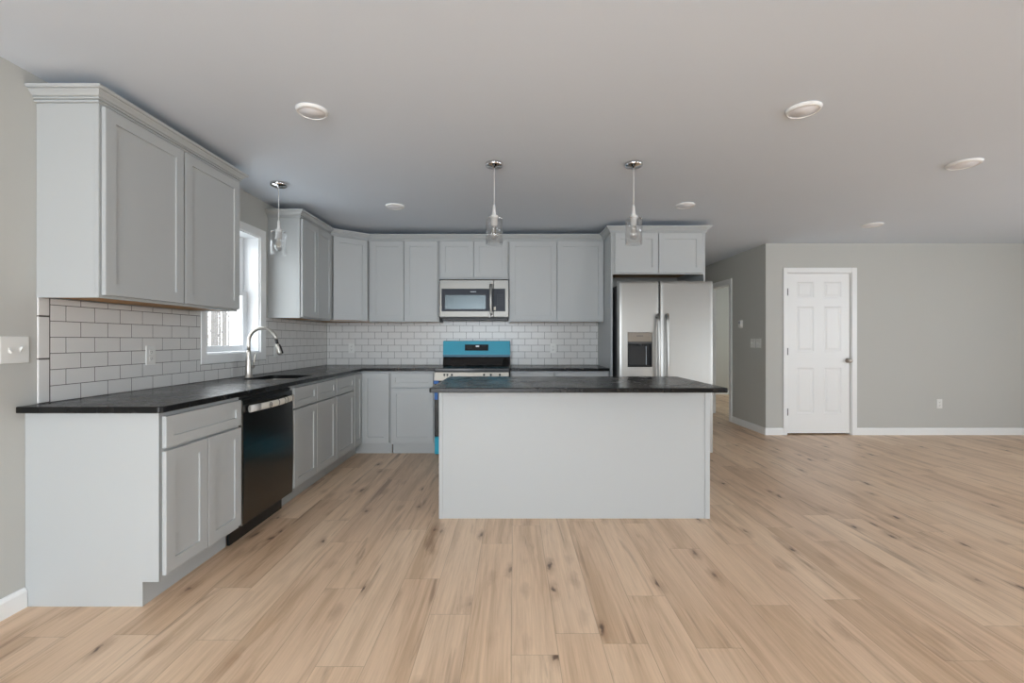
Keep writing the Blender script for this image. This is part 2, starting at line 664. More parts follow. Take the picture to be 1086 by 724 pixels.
# ---- kitchen window
win = MB()
CW = 0.066
win.box(WY0 - CW + 0.008, WY0 + 0.004, XL, XL + 0.016, WZ0 - CW, WZ1 + CW, 0.003, LEFT)
win.box(WY1 - 0.004, WY1 + CW + 0.014, XL, XL + 0.016, WZ0 - CW, WZ1 + CW, 0.003, LEFT)
win.box(WY0, WY1, XL, XL + 0.016, WZ1 - 0.004, WZ1 + CW, 0.003, LEFT)
win.box(WY0, WY1, XL, XL + 0.016, WZ0 - CW, WZ0 + 0.004, 0.003, LEFT)
wo = win.build('window_1', 'white')
wo['kind'] = 'structure'
m = MB()
m.box(WY0, WY0 + 0.012, XL - T, XL, WZ0, WZ1, 0, LEFT)
m.box(WY1 - 0.012, WY1, XL - T, XL, WZ0, WZ1, 0, LEFT)
m.box(WY0 + .012, WY1 - .012, XL - T, XL, WZ0, WZ0 + 0.012, 0, LEFT)
m.box(WY0 + .012, WY1 - .012, XL - T, XL, WZ1 - 0.012, WZ1, 0, LEFT)
m.build('window_jamb', 'vinyl', wo)


def sash(n0, n1, z0, z1):
    a, b = WY0 + 0.014, WY1 - 0.014
    st = 0.062
    m = MB()
    m.box(a, a + st, n0, n1, z0, z1, 0.003, LEFT)
    m.box(b - st, b, n0, n1, z0, z1, 0.003, LEFT)
    m.box(a + st, b - st, n0, n1, z0, z0 + 0.05, 0.003, LEFT)
    m.box(a + st, b - st, n0, n1, z1 - 0.04, z1, 0.003, LEFT)
    s_ = m.build('sash', 'vinyl', wo)
    c = (n0 + n1) / 2
    MB().box(a + st - .004, b - st + .004, c - 0.002, c + 0.002, z0 + 0.046, z1 - 0.036, 0, LEFT).build('pane', 'pane', s_)


sash(XL - 0.128, XL - 0.100, WZ0 + 0.014, 1.63)
sash(XL - 0.158, XL - 0.130, 1.59, WZ1 - 0.014)

# ---- white six panel door in the far wall
door = thing('door_1', ((DX0 + DX1) / 2, YF, 0), 'white six-panel interior door with a nickel knob in the far wall', 'door')
door['kind'] = 'structure'
m = MB()
m.box(CSO0, DX0 + 0.006, YF - 0.017, YF, 0, pz(283.9, YF), 0.004)
m.box(DX1 - 0.006, CSO1, YF - 0.017, YF, 0, pz(283.9, YF), 0.004)
m.box(DX0 + 0.006, DX1 - 0.006, YF - 0.017, YF, DZ - 0.006, pz(283.9, YF), 0.004)
m.build('door_casing', 'white', door)
m = MB()
m.box(DX0, DX0 + 0.012, YF, YF + 0.12, 0, DZ)
m.box(DX1 - 0.012, DX1, YF, YF + 0.12, 0, DZ)
m.box(DX0 + 0.012, DX1 - 0.012, YF, YF + 0.12, DZ - 0.012, DZ)
m.build('door_jamb', 'white', door)


def six_panel(parent, fr, u0, u1, z0, z1, nb, nf, us, zs):
    b = bmesh.new()
    U = [u0, us[0], us[1], us[2], us[3], u1]
    Z = [z0] + zs + [z1]
    vf = [[b.verts.new((u, nf, z)) for z in Z] for u in U]
    pan = []
    for i in range(len(U) - 1):
        for j in range(len(Z) - 1):
            f = b.faces.new((vf[i][j], vf[i + 1][j], vf[i + 1][j + 1], vf[i][j + 1]))
            if i in (1, 3) and j % 2 == 1:
                pan.append(f)
    bmesh.ops.recalc_face_normals(b, faces=b.faces[:])
    sgn = 1 if b.faces[0].normal.y * (nf - nb) > 0 else -1
    out = 1 if nf > nb else -1
    for f in pan:
        for th, dz in ((0.014, -0.009), (0.012, 0.0), (0.016, 0.006)):
            bmesh.ops.inset_region(b, faces=[f], thickness=th, use_even_offset=True)
            for v in f.verts:
                v.co.y += out * dz
    be = [e for e in b.edges if len(e.link_faces) == 1]
    r = bmesh.ops.extrude_edge_only(b, edges=be)
    for v in [g for g in r['geom'] if isinstance(g, bmesh.types.BMVert)]:
        v.co.y = nb
    be = [e for e in b.edges if len(e.link_faces) == 1]
    bmesh.ops.holes_fill(b, edges=be)
    return MB().add(b, fr).build('door_slab', 'white', parent)


sl0, sl1 = px(835.4, YF), px(901.8, YF)
slab_o = six_panel(door, BACK, sl0, sl1, 0.02, 2.056, -(YF + 0.05), -(YF + 0.014),
                   [px(845.6, YF), px(863.9, YF), px(874.7, YF), px(893.3, YF)],
                   [pz(438.6, YF), pz(390, YF), pz(372.6, YF), pz(324.9, YF), pz(315.4, YF), pz(298.7, YF)])
RX = Matrix.Rotation(math.radians(90), 4, 'X')   # local z -> -Y
kx, kz = px(899.6, YF), 0.948
MB().lathe([(0, 0), (0.031, 0), (0.031, 0.006), (0.012, 0.012), (0.011, 0.03), (0.022, 0.036), (0.029, 0.05), (0.026, 0.062), (0.012, 0.068), (0, 0.069)],
           (kx, YF + 0.014, kz), 20, RX).build('knob', 'nickel', slab_o)
for hz in (309.5, 372.6, 436.7):
    z = pz(hz, YF)
    m = MB().box(sl0 - 0.016, sl0 + 0.004, YF - 0.006, YF + 0.012, z - 0.045, z + 0.045, 0.002)
    m.build('hinge', 'darkgrey', door)

# ---- hall doorway
d2 = thing('door_2', (XH, (HD0 + HD1) / 2, 0), 'open hall doorway with white casing left of the light switches', 'doorway')
d2['kind'] = 'structure'
m = MB()
m.box(HD0 - 0.066, HD0 + 0.006, -XH, -XH + 0.017, 0, HDZ + 0.066, 0.004, HALL)
m.box(HD1 - 0.006, HD1 + 0.066, -XH, -XH + 0.017, 0, HDZ + 0.066, 0.004, HALL)
m.box(HD0 + 0.006, HD1 - 0.006, -XH, -XH + 0.017, HDZ - 0.006, HDZ + 0.066, 0.004, HALL)
m.build('door_casing', 'white', d2)
m = MB()
m.box(XH, XH + 0.12, HD0, HD0 + 0.014, 0, HDZ)
m.box(XH, XH + 0.12, HD1 - 0.014, HD1, 0, HDZ)
m.box(XH, XH + 0.12, HD0 + 0.014, HD1 - 0.014, HDZ - 0.014, HDZ)
jam = m.build('door_jamb', 'white', d2)
MB().box(XH + 0.03, XH + 0.058, HD1 - 0.017, HD1 - 0.014, 0.92, 0.985, 0.001).build('strike_plate', 'slot', jam)

# ------------------------------------------------------------------ backsplash tiles (glazed subway tile, running bond)
TS = 0.011
TW, TH, G = 0.1545, 0.0776, 0.0034


def tiles(fr, n, u0, u1, z0, z1, holes, offs=0.0):
    b = bmesh.new()

    def one(a, c, p, q):
        g = G / 2
        a, c, p, q = a + g, c - g, p + g, q - g
        if c - a < 0.004 or q - p < 0.004:
            return
        e = 0.0006
        lo = [b.verts.new((x, n + 0.004, z)) for x, z in ((a, p), (c, p), (c, q), (a, q))]
        mi = [b.verts.new((x, n + TS - e, z)) for x, z in ((a, p), (c, p), (c, q), (a, q))]
        hi = [b.verts.new((x, n + TS, z)) for x, z in ((a + e, p + e), (c - e, p + e), (c - e, q - e), (a + e, q - e))]
        for A, Bq in ((lo, mi), (mi, hi)):
            for k in range(4):
                b.faces.new((A[k], A[(k + 1) % 4], Bq[(k + 1) % 4], Bq[k]))
        b.faces.new(hi)
    j = 0
    z = z0
    while z < z1 - 0.004:
        zt = min(z + TH, z1)
        u = u0 - (TW / 2 if j % 2 else 0) - offs
        while u < u1:
            rects = [(max(u, u0), min(u + TW, u1), z, zt)]
            for (a, c, p, q) in holes:
                nr = []
                for (r0, r1, s0, s1) in rects:
                    if r1 <= a or r0 >= c or s1 <= p or s0 >= q:
                        nr.append((r0, r1, s0, s1))
                        continue
                    if r0 < a:
                        nr.append((r0, a, s0, s1))
                    if r1 > c:
                        nr.append((c, r1, s0, s1))
                    if s0 < p:
                        nr.append((max(r0, a), min(r1, c), s0, p))
                    if s1 > q:
                        nr.append((max(r0, a), min(r1, c), q, s1))
                rects = nr
            for r in rects:
                if r[1] > r[0]:
                    one(*r)
            u += TW
        z += TH
        j += 1
    return b, one


ZC = 0.914
TZ1 = 1.412
TY0 = 2.118
bs = thing('backsplash', (XL, 3.75, ZC), 'white subway tile backsplash on the left wall around the window', 'backsplash', None)
b, one = tiles(LEFT, XL, TY0 + 0.055, YB - 0.0115, ZC + 0.001, TZ1, [(WY0 - CW + 0.006, WY1 + CW + 0.016, WZ0 - CW - 0.002, 3)])
m = MB().add(b, LEFT)
m.build('wall_tile', 'tile', bs)
b = bmesh.new()
m = MB()
for z0, z1 in ((ZC + 0.002, 1.122), (1.125, 1.323), (1.326, TZ1)):
    m.box(TY0, TY0 + 0.0535, XL + 0.002, XL + TS, z0, z1, 0.004, LEFT, 2)
m.build('edge_tile', 'tile', bs)
m = MB()
m.box(TY0 + 0.003, WY0 - CW + 0.006, XL + 0.0006, XL + 0.0104, ZC + 0.001, TZ1 - 0.001, 0, LEFT)
m.box(WY1 + CW + 0.016, YB, XL + 0.0006, XL + 0.0104, ZC + 0.001, TZ1 - 0.001, 0, LEFT)
m.box(WY0 - CW + 0.006, WY1 + CW + 0.016, XL + 0.0006, XL + 0.0104, ZC + 0.001, WZ0 - CW - 0.002, 0, LEFT)
m.build('grout', 'grout', bs)
bs = thing('backsplash', (-0.6, YB, ZC), 'white subway tile backsplash on the back wall behind the range', 'backsplash', None)
b, one = tiles(BACK, -YB, XL + 0.0115, 0.998, ZC + 0.001, 1.44, [], 0.05)
MB().add(b, BACK).build('wall_tile', 'tile', bs)
MB().box(XL + 0.0115, 0.998, -YB + 0.0006, -YB + 0.0104, ZC + 0.001, 1.439, 0, BACK).build('grout', 'grout', bs)

# ------------------------------------------------------------------ cabinets
BX = -1.615          # base box front (left run), doors to -1.595
BYF = 4.79           # base box front (back run)
UX = -1.935          # upper box front on left wall
UYF = 5.07           # upper box front on back wall
UZ0, UZ1 = 1.41, 2.323
BZ0, BZ1 = 0.112, 0.884
E = 0.0015           # hairline between neighbours


def upper(name_label, cat, fr, u0, u1, nback, nfront, z0, z1, doors, loc, group=None, recess=0.006):
    t = thing('upper_cabinet', loc, name_label, cat, group)
    u0, u1 = u0 + E, u1 - E
    m = MB()
    m.box(u0, u1, nfront - 0.019, nfront, z0, z1, 0.0008, fr)
    m.box(u0, u0 + 0.016, nback, nfront - 0.019, z0, z1, 0, fr)
    m.box(u1 - 0.016, u1, nback, nfront - 0.019, z0, z1, 0, fr)
    m.box(u0 + 0.016, u1 - 0.016, nback, nback + 0.008, z0 + recess + 0.014, z1, 0, fr)
    m.box(u0 + 0.016, u1 - 0.016, nback, nfront - 0.019, z1 - 0.016, z1, 0, fr)
    m.build('body', 'cabinet', t)
    MB().box(u0 + 0.016, u1 - 0.016, nback + .008, nfront - 0.019, z0 + recess, z0 + recess + 0.012, 0, fr).build('bottom_panel', 'wood', t, label='bare plywood underside')
    for (a, c, p, q) in doors:
        MB().shaker(fr, a, c, p, q, nfront + 0.004).build('door', 'cabinet', t)
    return t


def base(label, fr, u0, u1, nback, nfront, fronts, loc, side_near=False, toe=True, group=None, name='base_cabinet', toe_in=(0, 0)):
    t = thing(name, loc, label, 'cabinet', group)
    u0, u1 = u0 + E, u1 - E
    m = MB()
    m.box(u0, u1, nfront - 0.019, nfront, BZ0, BZ1, 0.0008, fr)
    m.box(u0 + (0.006 if side_near else 0), u0 + 0.02, nback, nfront - 0.019, BZ0, BZ1, 0, fr)
    m.box(u1 - 0.016, u1, nback, nfront - 0.019, BZ0, BZ1, 0, fr)
    m.box(u0 + 0.02, u1 - 0.016, nback, nback + 0.008, BZ0, BZ1, 0, fr)
    m.box(u0 + 0.02, u1 - 0.016, nback + 0.008, nfront - 0.019, BZ0, BZ0 + 0.016, 0, fr)
    m.build('body', 'cabinet', t)
    MB().box(u0 + toe_in[0] + 0.007, u1 - toe_in[1], nfront - 0.09, nfront - 0.075, 0, BZ0 - 0.001, 0, fr).build('toe_kick', 'cabinet', t)
    if side_near:
        b = bmesh.new()
        pts = [(nback, 0), (nfront - 0.074, 0), (nfront - 0.074, BZ0), (nfront, BZ0), (nfront, BZ1), (nback, BZ1)]
        vs = [b.verts.new((u0 - 0.001, p[0], p[1])) for p in pts]
        f = b.faces.new(vs)
        r = bmesh.ops.extrude_face_region(b, geom=[f])
        for v in [g for g in r['geom'] if isinstance(g, bmesh.types.BMVert)]:
            v.co.x = u0 + 0.005
        MB().add(b, fr).build('end_panel', 'cabinet', t)
    for (kind, a, c, p, q) in fronts:
        rail = 0.05 if kind == 'drawer_front' else 0.058
        MB().shaker(fr, a, c, p, q, nfront + 0.004, rail=rail).build(kind, 'cabinet', t)
    return t


CROWN = [(0.0008, 2.314), (0.012, 2.314), (0.012, 2.323), (0.007, 2.324), (0.007, 2.327), (0.017, 2.328), (0.017, 2.334), (0.013, 2.335), (0.013, 2.338), (0.022, 2.341), (0.028, 2.350), (0.037, 2.360), (0.037, 2.364), (0.046, 2.365), (0.050, 2.369), (0.050, 2.380), (0.0008, 2.380)]
DZ0, DZ1 = 1.423, 2.306

# U1, near upper cabinet on the left wall
U10, U11 = 2.118, 3.188
u1 = upper('large two-door grey upper cabinet left of the window, nearest the camera', 'cabinet', LEFT, U10, U11, XL + 0.001, UX, UZ0, UZ1,
           [(2.131, 2.639, DZ0, DZ1), (2.651, 3.176, DZ0, DZ1)], (XL + 0.15, 2.65, UZ0))
MB().sweep([(XL + 0.001, U10 + E), (UX, U10 + E), (UX, U11 - E), (XL + 0.001, U11 - E)], CROWN).build('crown_moulding', 'cabinet', u1)

upper('narrow two-door grey upper cabinet on the left wall just right of the window', 'cabinet', LEFT, 4.108, 4.789, XL + 0.001, UX, UZ0, UZ1,
      [(4.120, 4.444, DZ0, DZ1), (4.449, 4.775, DZ0, DZ1)], (XL + 0.15, 4.45, UZ0))

# diagonal corner upper
t = thing('upper_cabinet', (-2.0, 5.15, UZ0), 'angled corner upper cabinet with one door set diagonally across the corner', 'cabinet')
P0, P1 = Vector((UX, 4.79 + E)), Vector((XL + 0.61 - E, UYF))
pts = [(XL + 0.012, 4.79 + E), tuple(P0), tuple(P1), (XL + 0.61 - E, YB - 0.012), (XL + 0.012, YB - 0.012)]
MB().prism(pts, UZ0 + 0.018, UZ1).build('body', 'cabinet', t)
MB().prism([(p[0], p[1]) for p in pts], UZ0 + 0.006, UZ0 + 0.0175).build('bottom_panel', 'wood', t, label='bare plywood underside')
dd = (P1 - P0)
L_ = dd.length
dd.normalize()
DIAG = Fr((P0.x, P0.y, 0), (dd.x, dd.y), (dd.y, -dd.x))
MB().box(0.0, L_, -0.004, 0.0, UZ0, UZ1, 0, DIAG).build('face_frame', 'cabinet', t)
MB().shaker(DIAG, 0.028, L_ - 0.024, DZ0, DZ1, 0.004).build('door', 'cabinet', t)

YD = UYF - 0.02


def X(p):
    return px(p, YD)


cx1, cx2, cx3 = X(465.5), X(539.3), 1.0
cx0 = XL + 0.61
upper('two-door grey upper cabinet left of the microwave', 'cabinet', BACK, cx0, cx1, -YB + 0.012, -UYF, UZ0, UZ1,
      [(X(393.3), X(428.0), DZ0, DZ1), (X(428.7), X(464.0), DZ0, DZ1)], (-1.2, 5.2, UZ0))
upper('short two-door grey upper cabinet directly above the microwave', 'cabinet', BACK, cx1, cx2, -YB + 0.012, -UYF, 1.885, UZ1,
      [(X(467), X(502.1), 1.9, DZ1), (X(502.7), X(538), 1.9, DZ1)], (-0.45, 5.2, 1.885))
upper('wide two-door grey upper cabinet between the microwave and the refrigerator', 'cabinet', BACK, cx2, cx3, -YB + 0.012, -UYF, UZ0, UZ1,
      [(X(540.8), X(590.3), DZ0, DZ1), (X(591.1), X(640.2), DZ0, DZ1)], (0.45, 5.2, UZ0))

# refrigerator enclosure
FY = 4.70
for xa, xb, lab in ((1.0 + E, 1.02, 'tall grey end panel standing left of the refrigerator'), (1.958, 1.976, 'tall grey end panel right of the refrigerator, mostly behind its right door')):
    MB().box(xa, xb, FY, YB - 0.001, 0, UZ1, 0.001).build('refrigerator_end_panel', 'cabinet', None, label=lab, category='cabinet panel')
upper('two-door grey bridge cabinet above the refrigerator', 'cabinet', BACK, 1.02, 1.958, -YB + 0.001, -FY, 1.888, UZ1,
      [(px(651.8, FY), px(697.4, FY), 1.899, 2.308), (px(698.0, FY), px(743.6, FY), 1.899, 2.308)], (1.49, 5.0, 1.888), recess=0.06)
cr = MB().sweep([(XL + 0.001, 4.108 + E), (UX, 4.108 + E), (UX, 4.79), (XL + 0.61, UYF), (1.0, UYF), (1.0, FY), (1.976, FY), (1.976, YB - 0.001)], CROWN).build('crown_moulding', 'cabinet')
cr['label'] = 'grey crown moulding running from the window side along the back uppers to the refrigerator'
cr['category'] = 'moulding'

# base run on the left wall
base('grey base cabinet at the near end of the left counter, one drawer over two doors', LEFT, 2.07, 2.672, XL + 0.001, BX,
     [('drawer_front', 2.084, 2.660, 0.716, 0.862), ('door', 2.084, 2.368, 0.135, 0.702), ('door', 2.373, 2.660, 0.135, 0.702)], (-1.92, 2.37, 0), side_near=True)
base('grey sink base cabinet under the faucet, right of the dishwasher', LEFT, 3.29, 4.085, XL + 0.001, BX,
     [('drawer_front', 3.302, 3.684, 0.716, 0.862), ('drawer_front', 3.689, 4.075, 0.716, 0.862),
      ('door', 3.302, 3.684, 0.135, 0.702), ('door', 3.689, 4.075, 0.135, 0.702)], (-1.92, 3.68, 0))
base('slim grey base cabinet between the sink base and the corner, one drawer over one door', LEFT, 4.085, 4.55, XL + 0.001, BX,
     [('drawer_front', 4.097, 4.540, 0.716, 0.862), ('door', 4.097, 4.540, 0.135, 0.702)], (-1.92, 4.32, 0))
# corner base (L shaped)
t = thing('base_cabinet', (-1.9, 5.0, 0), 'L-shaped grey corner base cabinet with two full-height folding door leaves', 'cabinet')
MB().prism([(XL + 0.001, 4.55 + E), (BX, 4.55 + E), (BX, BYF), (-1.30 - E, BYF), (-1.30 - E, YB - 0.001), (XL + 0.001, YB - 0.001)], BZ0, BZ1).build('body', 'cabinet', t)
m = MB()
m.box(BX - 0.09, BX - 0.075, 4.55 + E, BYF + 0.09, 0, BZ0 - 0.001)
m.box(BX - 0.075, -1.30 - E, BYF + 0.075, BYF + 0.09, 0, BZ0 - 0.001)
m.build('toe_kick', 'cabinet', t)
MB().shaker(LEFT, 4.560, BYF - 0.024, 0.135, 0.862, BX + 0.004).build('door', 'cabinet', t)
MB().shaker(BACK, BX + 0.024, -1.308, 0.135, 0.862, -BYF + 0.004).build('door', 'cabinet', t)
base('grey base cabinet left of the range, one drawer over one door', BACK, -1.30, -0.835, -YB + 0.001, -BYF,
     [('drawer_front', -1.288, -0.846, 0.716, 0.862), ('door', -1.288, -0.846, 0.135, 0.702)], (-1.07, 5.1, 0))
base('grey base cabinet just right of the range, mostly behind the island', BACK, -0.036, 0.424, -YB + 0.001, -BYF,
     [('drawer_front', -0.024, 0.412, 0.716, 0.862), ('door', -0.024, 0.412, 0.135, 0.702)], (0.19, 5.1, 0))
base('grey base cabinet beside the refrigerator end panel, mostly behind the island', BACK, 0.424, 1.0, -YB + 0.001, -BYF,
     [('drawer_front', 0.436, 0.988, 0.716, 0.862), ('door', 0.436, 0.709, 0.135, 0.702), ('door', 0.715, 0.988, 0.135, 0.702)], (0.71, 5.1, 0))

# ------------------------------------------------------------------ countertops
SX0, SX1, SY0, SY1 = -2.05, -1.69, 3.41, 3.86
CXF = -1.575
m = MB()
rd = 0.045
m.slab([XL + 0.001, SX0, SX1, CXF, -0.832], [2.03, SY0, SY1, 4.752, YB - 0.001],
       lambda x, y: (x < CXF or y > 4.752) and not (SX0 < x < SX1 and SY0 < y < SY1), BZ1 + 0.0005, ZC, 0.004,
       [(CXF, 2.03, 0.022), (SX0, SY0, rd), (SX1, SY0, rd), (SX0, SY1, rd), (SX1, SY1, rd)])
o = m.build('countertop', 'granite')
o['label'] = 'L-shaped black granite countertop along the left wall with the sink cut in'
o['category'] = 'countertop'
o = MB().slab([-0.036, 0.999], [4.752, YB - 0.001], lambda x, y: True, BZ1 + 0.0005, ZC, 0.004).build('countertop', 'granite')
o['label'] = 'short black granite countertop between the range and the refrigerator'
o['category'] = 'countertop'

# ------------------------------------------------------------------ island
IX0, IX1, IY0, IY1 = -0.508, 1.329, 3.084, 3.69
isl = thing('kitchen_island', ((IX0 + IX1) / 2, (IY0 + IY1) / 2, 0), 'large grey kitchen island with a plain back panel facing the camera', 'kitchen island')
m = MB()
m.box(IX0 + 0.002, IX1 - 0.002, IY0 + 0.006, IY0 + 0.022, 0, BZ1)
m.box(IX0 + 0.004, IX0 + 0.02, IY0 + 0.022, IY1 - 0.02, BZ0, BZ1)
m.box(IX1 - 0.02, IX1 - 0.004, IY0 + 0.022, IY1 - 0.02, BZ0, BZ1)
m.box(IX0 + 0.004, IX1 - 0.004, IY1 - 0.02, IY1, BZ0, BZ1)
m.box(IX0 + 0.02, IX1 - 0.02, IY0 + 0.022, IY1 - 0.02, BZ0, BZ0 + 0.016)
m.build('body', 'cabinet', isl)
for a, c in ((IX0, IX0 + 0.027), (IX1 - 0.032, IX1)):
    MB().box(a, c, IY0, IY0 + 0.0058, 0, BZ1, 0.001).build('corner_trim', 'cabinet', isl)
for a, c in ((IX0, IX0 + 0.0038), (IX1 - 0.0038, IX1)):
    MB().rot_prism([(IY0 + 0.006, 0), (IY1 - 0.075, 0), (IY1 - 0.075, BZ0), (IY1, BZ0), (IY1, BZ1), (IY0 + 0.006, BZ1)], a, c, 'x').build('side_panel', 'cabinet', isl)
MB().box(IX0 + 0.005, IX1 - 0.005, IY1 - 0.09, IY1 - 0.076, 0, BZ0 - 0.001).build('toe_kick', 'cabinet', isl)
wI = (IX1 - IX0) / 4
for k in range(4):
    a, c = IX0 + wI * k + 0.006, IX0 + wI * (k + 1) - 0.006
    MB().shaker(ISLF, a, c, 0.716, 0.862, IY1 + 0.001, rail=0.05).build('drawer_front', 'cabinet', isl)
    MB().shaker(ISLF, a, c, 0.135, 0.702, IY1 + 0.001).build('door', 'cabinet', isl)
o = MB().slab([-0.526, 1.330], [2.82, 3.712], lambda x, y: True, BZ1 + 0.0005, ZC, 0.004,
              [(-0.526, 2.82, 0.012), (1.330, 2.82, 0.012)]).build('countertop', 'granite')
o['label'] = 'black granite slab on top of the kitchen island, overhanging towards the camera'
o['category'] = 'countertop'

# ------------------------------------------------------------------ sink and faucet
snk = thing('sink', ((SX0 + SX1) / 2, (SY0 + SY1) / 2, 0.68), 'undermount stainless sink bowl set in the left countertop below the window', 'sink')
b = bmesh.new()


def rrect(x0, x1, y0, y1, r, z, n=5):
    out = []
    for cxx, cyy, a0 in ((x1 - r, y1 - r, 0), (x0 + r, y1 - r, 90), (x0 + r, y0 + r, 180), (x1 - r, y0 + r, 270)):
        for k in range(n + 1):
            a = math.radians(a0 + 90 * k / n)
            out.append(b.verts.new((cxx + r * math.cos(a), cyy + r * math.sin(a), z)))
    return out


q = 0.006
rings = [rrect(SX0 - .02, SX1 + .02, SY0 - .02, SY1 + .02, .05, 0.8825), rrect(SX0 - q, SX1 + q, SY0 - q, SY1 + q, .045, 0.8825),
         rrect(SX0 - q, SX1 + q, SY0 - q, SY1 + q, .045, 0.71), rrect(SX0 + .02, SX1 - .02, SY0 + .02, SY1 - .02, .04, 0.685)]
for A, Bq in zip(rings, rings[1:]):
    for k in range(len(A)):
        b.faces.new((A[k], A[(k + 1) % len(A)], Bq[(k + 1) % len(A)], Bq[k]))
b.faces.new(rings[-1])
mm = MB()
mm.add(b, None)
mm.build('bowl', 'nickel', snk)
MB().lathe([(0, 0.002), (0.03, 0.002), (0.045, 0.006), (0.045, 0.001), (0, 0.001)], ((SX0 + SX1) / 2, (SY0 + SY1) / 2, 0.685)).build('drain', 'chrome', snk)

FXX, FYY = -2.098, 3.60
fa = thing('faucet', (FXX, FYY, ZC), 'brushed nickel gooseneck pull-down faucet behind the sink', 'faucet')
MB().lathe([(0, 0), (0.030, 0), (0.030, 0.006), (0.0255, 0.012), (0.024, 0.05), (0.0205, 0.11), (0.0165, 0.20), (0.0135, 0.215), (0, 0.215)], (FXX, FYY, ZC + 0.0005), 24).build('base', 'nickel', fa)
path = [(FXX, FYY, ZC + 0.21), (FXX, FYY, 1.16), (FXX, FYY, 1.195)]
R_ = 0.110
for k in range(1, 15):
    a = math.radians(180 - k * 12.2)
    path.append((FXX + R_ + R_ * math.cos(a), FYY, 1.195 + R_ * math.sin(a)))
MB().tube(path, 0.0125, 14).build('spout', 'nickel', fa)
e = Vector(path[-1])
dv = (e - Vector(path[-2])).normalized()
p1 = e + dv * 0.034
MB().tube([e + dv * 0.0005, e + dv * 0.016, p1], [0.0125, 0.0105, 0.0115], 14).build('hose_collar', 'black', fa)
sh = MB().tube([p1, p1 + dv * 0.02, p1 + dv * 0.07, p1 + dv * 0.085], [0.013, 0.015, 0.019, 0.018], 16).build('spray_head', 'nickel', fa)
sd = Vector((-dv.z, 0, dv.x)) * -1
if sd.x < 0:
    sd = -sd
MB().tube([p1 + dv * 0.008 + sd * 0.013, p1 + dv * 0.04 + sd * 0.018, p1 + dv * 0.082 + sd * 0.021], [0.007, 0.008, 0.006], 10).build('spray_button', 'black', sh)
MB().tube([(FXX + 0.006, FYY + 0.018, ZC + 0.085), (FXX + 0.01, FYY + 0.05, ZC + 0.085)], [0.014, 0.0135], 14).build('valve', 'nickel', fa)
MB().tube([(FXX + 0.01, FYY + 0.042, ZC + 0.09), (FXX + 0.016, FYY + 0.05, ZC + 0.13), (FXX + 0.022, FYY + 0.062, ZC + 0.185)], [0.006, 0.0055, 0.0045], 10).build('lever', 'nickel', fa)

# ------------------------------------------------------------------ dishwasher
D0, D1 = 2.676, 3.286
dw = thing('dishwasher', (-1.9, (D0 + D1) / 2, 0), 'dark stainless dishwasher between the near base cabinet and the sink base', 'dishwasher')
MB().box(D0 + 0.004, D1 - 0.004, XL + 0.02, BX - 0.012, 0.10, 0.872, 0, LEFT).build('body', 'darkgrey', dw)
b = bmesh.new()
m = MB()
pr = []
for k in range(9):
    z = 0.118 + (0.852 - 0.118) * k / 8
    pr.append((BX + 0.016 + 0.008 * math.sin(math.pi * k / 8), z))
m.rot_prism([(p[0], p[1]) for p in pr] + [(BX - 0.011, 0.852), (BX - 0.011, 0.118)], D0 + 0.006, D1 - 0.004, 'y')
dd_ = m.build('door', 'darksteel', dw)
MB().box(D0 + 0.003, D0 + 0.0058, BX - 0.008, BX + 0.016, 0.118, 0.852, 0, LEFT).build('door_edge', 'nickel', dd_)
MB().box(D0 + 0.008, D1 - 0.006, BX - 0.011, BX + 0.004, 0.853, 0.868, 0.002, LEFT).build('control_strip', 'black', dw)
hp, hz = [], 0.800
for k in range(13):
    u = k / 12
    hp.append((BX + 0.036 + 0.024 * math.sin(math.pi * u), D0 + 0.045 + u * (D1 - D0 - 0.085), hz))
ho = MB().tube(hp, 0.021, 12, flat=(0.55, 1.0)).build('handle', 'foam', dw, label='handle wrapped in white foam and tape')
MB().tube([Vector(p) for p in hp[:3]], 0.0215, 12, flat=(0.56, 1.02)).build('tape_wrap', 'foamgrey', ho)
for k in (6, 8, 9, 11):
    p, p2 = Vector(hp[k]), Vector(hp[min(k + 1, 12)])
    c = (p * 0.7 + p2 * 0.3)
    MB().tube([c, c + (p2 - p) * 0.16], 0.0218, 12, flat=(0.56, 1.0)).build('print_mark', 'slot', ho)
c = Vector(hp[4]) + Vector((0.012, 0.0, 0.0))
RZ = Matrix.Rotation(math.radians(90), 4, 'Y')
MB().lathe([(0.017, 0), (0.017, 0.0015), (0.0135, 0.0015), (0.0135, 0)], tuple(c), 20, RZ, closed=True).build('emblem_ring', 'slot', ho)
# monogram inside the round emblem
cu = bpy.data.curves.new('emblem_letters', 'FONT')
cu.body = 'GE'
cu.size = 0.017
cu.align_x = 'CENTER'
cu.align_y = 'CENTER'
cu.extrude = 0.0004
to = bpy.data.objects.new('emblem_letters', cu)
me = to.to_mesh().copy()
to.to_mesh_clear()
bpy.data.objects.remove(to)
b = bmesh.new()
b.from_mesh(me)
bpy.data.meshes.remove(me)
# text x -> +Y world, text y -> +Z world, normal -> +X
b.transform(Matrix(((0, 0, 1, c.x + 0.001), (1, 0, 0, c.y), (0, 1, 0, c.z), (0, 0, 0, 1))))
mm = MB()
mm.add(b)
mm.build('emblem_letters', 'slot', ho)
MB().box(D0 + 0.004, D1 - 0.004, BX - 0.075, BX - 0.06, 0, 0.098, 0, LEFT).build('toe_kick', 'black', dw)

